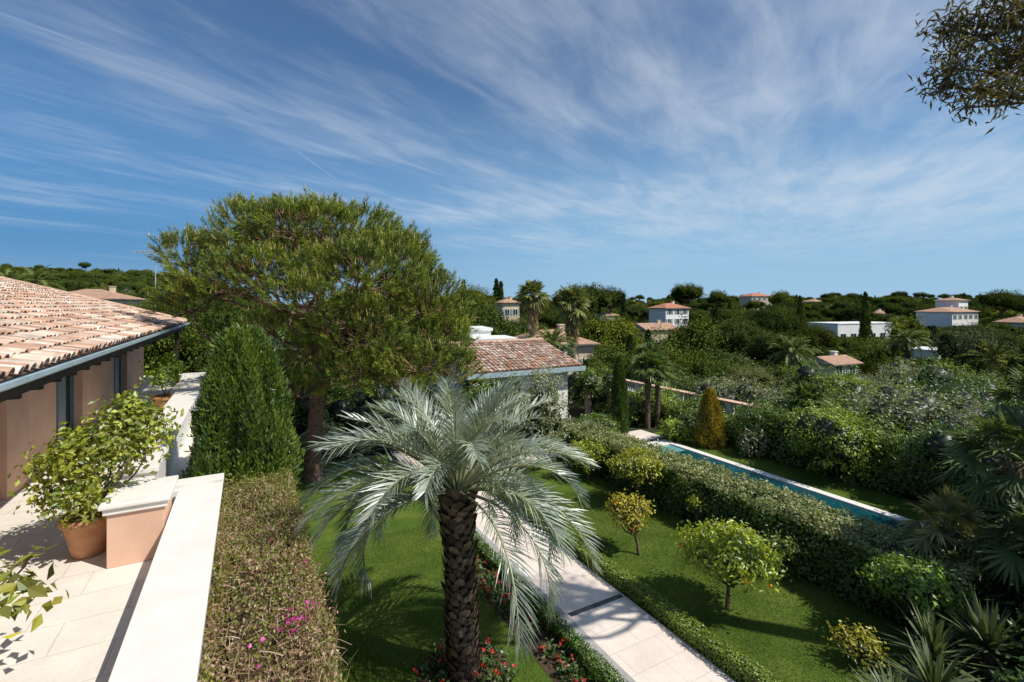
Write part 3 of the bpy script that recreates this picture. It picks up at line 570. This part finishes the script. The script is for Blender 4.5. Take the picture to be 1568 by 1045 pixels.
def house(name,x,y,w,d,z0,h,rot,wall=WHITE,roof='hip',rh=1.2,wins=4,storeys=1,ov=.5,rc=(.50,.31,.21)):
    e=empty(name,(x,y,z0),rot); g=Geo(); box(g,-w/2,w/2,-d/2,d/2,-8,h); g.obj('walls',[wall],parent=e)
    if roof=='flat':
        g=Geo(); box(g,-w/2-.15,w/2+.15,-d/2-.15,d/2+.15,h,h+.25); g.obj('roof',[WHITE],parent=e)
    else:
        g=Geo(); a,b=w/2+ov,d/2+ov; z=h; r=max(0,a-b) if roof=='hip' else a
        V=[[-a,-b,z],[a,-b,z],[a,b,z],[-a,b,z],[-r,0,z+rh],[r,0,z+rh]]
        box(g,-a+.02,a-.02,-b+.02,b-.02,z-.12,z-.01,(.3,.25,.2))
        g.add(V,[[0,1,5,4],[2,3,4,5]],rc); g.add(V,[[1,2,5],[3,0,4]],rc if roof=='hip' else (.6,.5,.4))
        g.obj('roof',[ROOFM],parent=e)
    gg=Geo(); gf=Geo(); gs=Geo()
    for st in range(storeys):
        zz=h/storeys*st+.9
        for k in range(wins):
            cx=-w/2+w*(k+.5)/wins+rng.uniform(-.15,.15); ww=min(.55,w/wins*.25)*(1.8 if roof=='flat' and w>10 else 1); hh=min(1.25,h/storeys-1.2)
            for sg in (-1,1):
                yy=sg*(d/2); q=sorted([yy+sg*.01,yy+sg*.03]); f=sorted([yy,yy+sg*.07])
                box(gg,cx-ww,cx+ww,q[0],q[1],zz,zz+hh)
                for u0,u1,v0,v1 in [(-ww-.08,-ww,-.06,hh+.06),(ww,ww+.08,-.06,hh+.06),(-ww,ww,-.06,0),(-ww,ww,hh,hh+.06),(-.03,.03,0,hh)]: box(gf,cx+u0,cx+u1,f[0],f[1],zz+v0,zz+v1)
                for s_ in (-1,1): u=sorted([cx+s_*(ww+.1),cx+s_*(ww*1.9+.1)]); box(gs,u[0],u[1],f[0],f[1],zz,zz+hh,(.25,.3,.28))
    gg.obj('windows',[GLASS],parent=e); gf.obj('window_frames',[WHITE],parent=e)
    if roof!='flat':
        gs.obj('shutters',[WOODC],parent=e); 
        g=Geo(); box(g,w*.2,w*.2+.6,.2,.9,h,h+rh+.4); box(g,w*.2-.08,w*.2+.68,.12,.98,h+rh+.4,h+rh+.5); g.obj('chimney',[wall],parent=e)
    return e
gh=empty('guest_house',rz=TH)
g=Geo(); box(g,9.6,15.3,21.6,28.5,-.5,2.72); g.obj('walls',[WHITE],parent=gh)
g=Geo(); vd=nrm([0,1,.27]); tiles(g,[9.2,21.0,2.86],[1,0,0],vd,29,12); 
g.add([[9.2,21,2.82],[15.9,21,2.82],[15.9,25.1,3.93],[9.2,25.1,3.93]],[[0,1,2,3]],(.2,.1,.07)); g.add([[9.2,29.2,2.82],[15.9,29.2,2.82],[15.9,25.1,3.93],[9.2,25.1,3.93]],[[1,0,3,2]],(.4,.22,.15))
g.add([[15.3,21.6,2.72],[15.3,28.6,2.72],[15.3,25.1,3.85]],[[0,1,2]],(.9,.85,.8)); g.add([[9.6,21.6,2.72],[9.6,28.6,2.72],[9.6,25.1,3.85]],[[0,2,1]],(.9,.85,.8))
tube(g,[[9.2,25.1,3.98],[15.9,25.1,3.98]],.11,8,(.5,.34,.25)); g.obj('roof_tiles',[TILE],parent=gh)
g=Geo(); box(g,9.1,16.0,20.9,20.98,2.6,2.84); box(g,15.82,15.95,21,29.2,2.62,2.8); g.obj('fascia',[ZINC],parent=gh)
g=Geo(); box(g,15.305,15.32,23,24.2,.9,2.1); box(g,10.2,12.2,21.58,21.597,.1,2.2); g.obj('windows',[GLASS],parent=gh)
g=Geo(); 
for a,b_ in [(10.12,10.2),(12.2,12.28),(11.16,11.24)]: box(g,a,b_,21.53,21.599,.1,2.2)
g.obj('window_frames',[DARKW],parent=gh)
pg=empty('garden_pergola',rz=TH); g=Geo()
for t in (16.6,18.2):
    for s in (21.5,23.5,25.6): box(g,t-.13,t+.13,s-.13,s+.13,0,1.6)
g.obj('columns',[PINK],parent=pg,bevel=.01); g=Geo()
for t in (16.6,18.2): box(g,t-.07,t+.07,21.2,26,1.6,1.74)
for s in np.arange(21.3,26,.4): box(g,16.3,18.5,s,s+.07,1.743,1.82)
g.obj('beams',[OCH],parent=pg)
bw=empty('balustrade_wall',rz=TH); g=Geo(); box(g,21.1,21.35,8,24,-.4,.7)
for s in np.arange(8,24.1,1.6): box(g,21.05,21.4,s-.14,s+.14,-.4,1.25)
g.obj('piers',[WHITE],parent=bw); g=Geo(); box(g,21.0,21.45,7.8,24.3,1.252,1.33); g.obj('cap',[PINK],parent=bw); g=Geo()
for s in np.arange(8.2,24,.2): lathe(g,[(.03,.7),(.07,.8),(.03,1.0),(.06,1.15),(.05,1.25)],np.array([21.22,s,0]),7)
g.obj('balusters',[WHITE],parent=bw)
X_=lambda px,D:(px-784)/F*D
HL=[]
def far(name,px,D,w,d,z0,h,rot,yb,**k):
    x=X_(px,D); house(name,x,D,w,d,z0,h,rot,**k); HL.append((px,w/2/D*F+3,D,yb,x,max(w,d)/2+1.5))
far('modern_white_villa',1305,140,23,9,-4.3,4.8,.32,516,roof='flat',wins=6)
far('hillside_villa',1450,150,16,9,-2.5,6.2,.45,500,roof='hip',rh=1.4,wins=5,storeys=2)
far('white_tower_house',1457,156,6,6,-1,8.2,.45,480,roof='hip',rh=1.0,wins=2,storeys=2)
far('small_tile_roof_house',1273,66,5.0,3.8,-4.2,2.4,.4,577,roof='gable',rh=.9,wins=2)
far('hillside_villa',1024,130,8.5,6,0,5.0,.5,482,roof='hip',rh=1.3,wins=3,storeys=2,rc=(.5,.22,.13))
far('hillside_villa',1157,270,14,9,4,6.2,.3,453,roof='hip',rh=1.8,wins=4,storeys=2,wall=OCH,rc=(.5,.22,.13))
far('tile_roof_villa',838,50,7.6,6,-1.5,3.7,.35,530,roof='hip',rh=1.3,wins=4,wall=OCH)
far('flat_roof_house',752,44,3.6,4,-1.5,4.4,.3,528,roof='flat',wins=2)
far('flat_roof_house',728,46,2.0,4,-1.5,5.2,.3,528,roof='flat',wins=1)
far('ochre_tower_house',776,112,4.2,5,-1,7.4,.4,488,roof='hip',rh=1,wins=2,storeys=2,wall=OCH)
far('tile_roof_villa',142,74,10,8,1.,5.9,.35,466,roof='hip',rh=1.5,wins=4,wall=OCH)
far('hillside_villa',1000,95,7,5,-3,4.2,.4,492,roof='gable',rh=1.2,wins=3,wall=OCH)
far('hillside_villa',740,90,9,5,-3,5.6,.4,494,roof='hip',rh=1.2,wins=3,wall=OCH)
far('hillside_villa',1560,120,8,6,-3,4.6,.4,494,roof='hip',rh=1.4,wins=3,wall=OCH)
far('hillside_villa',930,170,6,6,-2,4,.5,485,rh=1.3,wins=3,storeys=1)
far('hillside_villa',1520,260,9,8,0,4.8,.4,470,rh=1.5,wins=3,storeys=2)
far('hillside_villa',1245,300,9,8,2,5.4,.4,462,rh=1.5,wins=3,storeys=2,wall=OCH)
far('hillside_villa',1425,90,7,5,-5.4,3.0,.5,548,rh=1.0,wins=3,roof='flat')
far('hillside_villa',1110,100,5,5,-6.0,3.6,.5,520,rh=1.0,wins=2)
far('hillside_villa',1345,190,8,6,-2,4.4,.5,480,rh=1.2,wins=3)
far('hillside_villa',1190,150,7,6,-4.5,4.6,.5,503,rh=1.2,wins=3)
g=Geo()
for k in range(9):
    a=S(1302+k*13,571+k*2.6,66-k*1.2); b_=S(1302+k*13+13,571+(k+1)*2.6,66-(k+1)*1.2); o=np.array([0,.25,0])
    V=[a-UP*2.2,b_-UP*2.2,b_,a,a+o-UP*2.2,b_+o-UP*2.2,b_+o,a+o]; g.add(V,[[0,1,2,3],[5,4,7,6],[3,2,6,7]]) ; V2=[v+UP*.02 for v in (a-o*.5,b_-o*.5,b_+o*1.5,a+o*1.5)]; V3=[v+UP*.15 for v in V2]; g.add(V2+V3,BF,(1,1,1),1)
g.obj('boundary_wall',[OCH,PINK])
CL=HL+[(815,26,48,520,1e4,0),(876,24,43,530,1e4,0),(1215,30,46,560,1e4,0),(1390,34,68,545,1e4,0),(1360,62,58,583,1e4,0)]

# ---------------------------------------------------------------- distant tree mass (instanced)
dt=empty('distant_trees')
def tmpl(kind,lod=0):
    g=Geo(); nf=[1.,.4][lod]; lf=[1.,1.5][lod]
    if kind=='oak':
        bl=[(0,0,4.6,2.6,2.6,2.3)]+[(2.1*cos(a),2.1*sin(a),4.2+rng.uniform(-1.4,1.7),1.5,1.5,1.3) for a in rng.uniform(0,6.28,8)]
        foliage(g,bl,int(1500*nf),9,.19*lf,.2,(.026,.046,.012),(.09,.12,.03),core=.72,low=-.8,bright=.5)
        limb(g,[0,0,-3],[0,0,4],.3,.2,.02,7,(.1,.08,.06))
    if kind=='bright':
        bl=[(0,0,3.6,1.9,1.9,2.8)]+[(1.4*cos(a),1.4*sin(a),3.2+rng.uniform(-1.2,2.0),1.1,1.1,1.3) for a in rng.uniform(0,6.28,8)]
        foliage(g,bl,int(1300*nf),9,.16*lf,.18,(.055,.085,.018),(.15,.175,.04),core=.65,low=-.9,bright=.45); limb(g,[0,0,-3],[0,0,3],.2,.15,.02,7,(.1,.08,.06))
    if kind=='olive':
        bl=[(0,0,3.2,2.0,2.0,1.8)]+[(1.6*cos(a),1.6*sin(a),3.1+rng.uniform(-.9,1.2),1.0,1.0,1.0) for a in rng.uniform(0,6.28,8)]
        foliage(g,bl,int(1400*nf),8,.14*lf,.18,(.09,.105,.06),(.2,.215,.14),core=.6,low=-.8,bright=.35,asp=.4); limb(g,[0,0,-3],[0,0,3],.25,.15,.02,7,(.1,.08,.06))
    if kind=='pine':
        bl=[(0,0,8.4,3.4,3.4,1.7)]+[(2.6*cos(a),2.6*sin(a),7.9+rng.uniform(-.8,.9),1.7,1.7,1.2) for a in np.arange(7)*.9]
        foliage(g,bl,int(1400*nf),9,.22*lf,.2,(.03,.05,.012),(.09,.115,.03),core=.72,low=-.5,bright=.45,asp=.35)
        limb(g,[0,0,-3],[.3,0,7],.3,.22,.02,7,(.16,.1,.07))
        for a in np.arange(7)*.9: limb(g,[.3,0,6.2],[3*cos(a),3*sin(a),8],.14,.06,.03,5,(.16,.1,.07))
    if kind=='cyp':
        n=int(7000*nf); h=rng.random(n); a=rng.uniform(0,6.28,n); R=1.1*(1-h)**.5*(.75+.25*np.sin(np.clip(h*3+.5,0,pi)))*(1+.14*np.sin(5*a+11*h)+.1*np.sin(31*h+2*a)); P=np.stack([R*np.cos(a),R*np.sin(a),10*h],1)
        N=np.stack([np.cos(a),np.sin(a),.3+0*a],1); scatter_leaves(g,P,N,.3*lf,.4,mixc((.02,.035,.012),(.055,.08,.025),rng.random((n,1))),0,.5,-.8)
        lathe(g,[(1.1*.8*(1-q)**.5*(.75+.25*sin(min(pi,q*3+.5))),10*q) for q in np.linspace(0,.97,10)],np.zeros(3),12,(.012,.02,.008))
    if kind=='palm':
        tube(g,[[0,0,-3],[.1,0,3],[0,0,7]],[.4,.3,.32],8,(.16,.12,.08),1); feather(g,np.array([0,0,7.]),[44,30][lod],2.7,[22,12][lod],.55,.07*lf,(82,-30),(45,75),(.06,.085,.025),(.15,.17,.05),V=.3,rr=.05)
    return g.mesh('tree_'+kind,[DLEAF,BARK])
TT=[{k:[tmpl(k,l) for _ in range(v)] for k,v in dict(oak=4,bright=3,olive=3,pine=3,cyp=1,palm=1).items()} for l in (0,1)]
placed=[]
def put(kind,x,y,z,sc,sx=1.):
    T=TT[0 if math.hypot(x,y)<110 else 1]; me=T[kind][rng.integers(len(T[kind]))]; o=bpy.data.objects.new('tree_'+kind,me); COL.objects.link(o); o.parent=dt
    o.location=(x,y,z); o.rotation_euler[2]=rng.uniform(0,6.28); o.scale=(sc*sx,sc*sx,sc); placed.append((x,y,RD[kind]*sc*sx))
HT=dict(oak=7.2,bright=6.8,olive=5.2,pine=10.0,cyp=10.,palm=9.); RD=dict(oak=3.3,bright=2.3,olive=2.4,pine=3.9,cyp=1.1,palm=2.0)
for px,yt,D,k in [(1325,450,85,'cyp'),(760,430,150,'cyp'),(767,434,150,'cyp'),(710,432,130,'cyp'),(1052,436,190,'pine'),(932,442,170,'pine'),(905,437,160,'pine'),(1195,447,200,'pine'),(1100,446,220,'pine'),(1225,455,150,'cyp'),(955,452,150,'cyp'),
    (130,402,330,'pine'),(60,406,350,'pine'),(10,404,350,'pine'),(200,414,320,'pine'),(1535,446,130,'pine'),(1180,470,75,'pine'),(1155,480,80,'pine'),(720,440,95,'pine'),(1385,480,100,'bright'),(880,440,130,'pine'),(1390,462,180,'pine'),(1500,460,200,'pine'),
    (1070,482,62,'oak'),(940,480,66,'oak'),(1010,500,58,'bright'),(1130,490,64,'pine'),(740,470,60,'oak'),(1490,500,60,'olive'),(1245,498,72,'pine')]:
    x=X_(px,D); z=float(terr(x,D)); zt=CH-(yt-465)/F*D; put(k,x,D,z,(zt-z)/HT[k],.7 if k=='cyp' else .8)
cnt=0
for it in range(9000):
    if it<4200: D=math.exp(rng.uniform(math.log(28),math.log(150))); px=rng.uniform(-160,1760) if it%4 else rng.uniform(650,1700)
    elif it<7200: D=math.exp(rng.uniform(math.log(130),math.log(620))); px=rng.uniform(500,1760)
    else: D=math.exp(rng.uniform(math.log(70),math.log(560))); px=rng.uniform(-160,400)
    x=X_(px,D); y=D
    t=x*BX[0]+y*BX[1]; s=x*AX[0]+y*AX[1]
    if -22<t<26 and -12<s<34: continue
    z=float(terr(x,y)); left=px<380
    kind=rng.choice(['oak','bright','olive','pine','cyp','palm'],p=[.42,.14,.11,.24,.06,.03] if D>60 else [.36,.26,.28,.02,.05,.03])
    H=HT[kind]; sc=rng.uniform(.75,1.3); sx=rng.uniform(.9,1.25) if kind in('oak','bright','olive') else 1.
    yl=np.interp(D,[26,45,70,130,300,600],[556,516,490,464,449,445])+rng.random()**1.3*(36 if D<130 else 16)-3
    if left: yl=np.interp(D,[26,70,130,300,600],[480,455,440,410,404])+rng.uniform(0,12)
    bad=False; pc=2.4*sc/D*F*.7
    for hp,hw,hD,yb,hx,hr in CL:
        if math.hypot(x-hx,y-hD)<hr+2.2*sc: bad=True
        if D<hD+3 and abs(px-hp)<hw+pc: yl=max(yl,yb+1)
    if bad: continue
    zt=CH-(yl-465)/F*D; lim=(zt-z)/H
    if left and D>100: lim=max(lim,.65)
    sc=min(sc,lim)
    if sc<.42: continue
    r=RD[kind]*sc*sx; f=.72 if D<150 else .6
    if any(abs(x-a)<8 and abs(y-b)<8 and math.hypot(x-a,y-b)<f*(r+c) for a,b,c in placed): continue
    put(kind,x,y,z,sc,sx); cnt+=1
print('distant trees',cnt)

# ---------------------------------------------------------------- world
wd=bpy.data.worlds.new('World'); scn.world=wd; wd.use_nodes=True; nt=wd.node_tree; N=nt.nodes; bg=N['Background']
EL=radians(50); sv=nrm([.93,-.36,0])*cos(EL)+UP*sin(EL)
sky=N.new('ShaderNodeTexSky'); sky.sky_type='NISHITA'; sky.sun_disc=False; sky.sun_elevation=EL; sky.sun_rotation=math.atan2(sv[0],sv[1])
sky.air_density=1.0; sky.dust_density=.3; sky.ozone_density=2.5
def M(op,a,b=None,cl=False):
    n=N.new('ShaderNodeMath'); n.operation=op; n.use_clamp=cl
    for i,x in enumerate([a,b]):
        if x is None: continue
        if isinstance(x,(int,float)): n.inputs[i].default_value=x
        else: nt.links.new(x,n.inputs[i])
    return n.outputs[0]
tc=N.new('ShaderNodeTexCoord'); sp=N.new('ShaderNodeSeparateXYZ'); nt.links.new(tc.outputs['Generated'],sp.inputs[0])
dz=M('MAXIMUM',sp.outputs[2],.03); U=M('DIVIDE',sp.outputs[0],dz); Vv=M('DIVIDE',sp.outputs[1],dz)
al=M('ADD',M('MULTIPLY',U,.5),M('MULTIPLY',Vv,.866)); ac=M('SUBTRACT',M('MULTIPLY',U,.866),M('MULTIPLY',Vv,.5))
def comb(a,b,c=0.):
    n=N.new('ShaderNodeCombineXYZ')
    for i,x in enumerate([a,b,c]):
        if isinstance(x,(int,float)): n.inputs[i].default_value=x
        else: nt.links.new(x,n.inputs[i])
    return n.outputs[0]
def noise(vec,sc,det,dist=0.,r=.55):
    n=N.new('ShaderNodeTexNoise'); n.inputs['Scale'].default_value=sc; n.inputs['Detail'].default_value=det; n.inputs['Distortion'].default_value=dist; n.inputs['Roughness'].default_value=r
    nt.links.new(vec,n.inputs['Vector']); return n.outputs['Fac']
def mr(x,a,b,c=0.,d=1.):
    n=N.new('ShaderNodeMapRange'); n.interpolation_type='SMOOTHSTEP'; nt.links.new(x,n.inputs[0])
    for i,v in enumerate([a,b,c,d]): n.inputs[i+1].default_value=v
    return n.outputs[0]
st=noise(comb(M('MULTIPLY',al,.38),M('MULTIPLY',ac,.9),3.),1.3,5,.25,.52)
fine=noise(comb(M('MULTIPLY',al,.75),M('MULTIPLY',ac,2.2),9.),2.2,6,.5,.58)
big=noise(comb(M('MULTIPLY',al,.5),M('MULTIPLY',ac,.6),1.4),.75,2,.2)
right=mr(sp.outputs[0],-.6,.6,-.05,.13)
cov=M('ADD',M('ADD',M('MULTIPLY',st,.55),M('MULTIPLY',big,.45)),M('ADD',right,M('MULTIPLY',M('SUBTRACT',fine,.5),.36)))
cl=mr(cov,.40,.84,0,.66)
cl=M('MULTIPLY',cl,mr(sp.outputs[2],.03,.2))
def trail(nx,ny,c,w,lo,hi,st_):
    d=M('ABSOLUTE',M('SUBTRACT',M('ADD',M('MULTIPLY',U,nx),M('MULTIPLY',Vv,ny)),c)); a=mr(d,0,w,1,0); along=M('SUBTRACT',M('MULTIPLY',Vv,nx),M('MULTIPLY',U,ny))
    return M('MULTIPLY',M('MULTIPLY',a,M('MULTIPLY',mr(along,lo,lo+.3),mr(along,hi-.5,hi,1,0))),M('MULTIPLY',mr(fine,.35,.6,.3,1),st_))
t1=trail(.868,-.497,-2.353,.035,.3,3.2,.28); t2=trail(1,0,-1.415,.014,2.5,4.2,.25); t3=trail(.6,.8,2.4,.03,1.0,2.6,.1)
cl=M('MAXIMUM',cl,M('MAXIMUM',t1,M('MAXIMUM',t2,t3)))
def mixn(f,a,b,mode='MIX'):
    n=N.new('ShaderNodeMix'); n.data_type='RGBA'; n.blend_type=mode
    for i,x in ((0,f),(6,a),(7,b)):
        if isinstance(x,tuple): n.inputs[i].default_value=(*x,1)
        elif isinstance(x,(int,float)): n.inputs[i].default_value=x
        else: nt.links.new(x,n.inputs[i])
    return n.outputs[2]
base_=mixn(1.,sky.outputs[0],(.72,.93,1.08),'MULTIPLY')
hzc=mixn(mr(sp.outputs[0],-.75,.3),(.5,2.2,5.0),(2.9,5.2,7.6))
base_=mixn(mr(sp.outputs[2],0,.45,.9,0),base_,hzc)
base_=mixn(mr(sp.outputs[2],-.02,.11,.6,0),base_,(3.8,5.8,7.6))
fin=mixn(cl,base_,(6.8,7.5,8.3))
nt.links.new(fin,bg.inputs['Color']); bg.inputs['Strength'].default_value=.1
sl=bpy.data.lights.new('sun','SUN'); sl.energy=5.; sl.angle=radians(.5); sl.color=(1,.95,.87); so=bpy.data.objects.new('sun',sl); COL.objects.link(so)
from mathutils import Vector
so.rotation_euler=Vector(sv).to_track_quat('Z','Y').to_euler(); so.location=(20,-10,30)
# camera
cd=bpy.data.cameras.new('camera'); cam=bpy.data.objects.new('camera',cd); COL.objects.link(cam); cam.location=(0,0,CH); cam.rotation_euler=(radians(90),0,0)
cd.sensor_width=36; cd.lens=F/1568*36; cd.shift_y=-57.5/1568; cd.clip_end=9000; cd.clip_start=.1; scn.camera=cam
scn.view_settings.view_transform='Standard'; scn.view_settings.look='None'; scn.view_settings.exposure=0
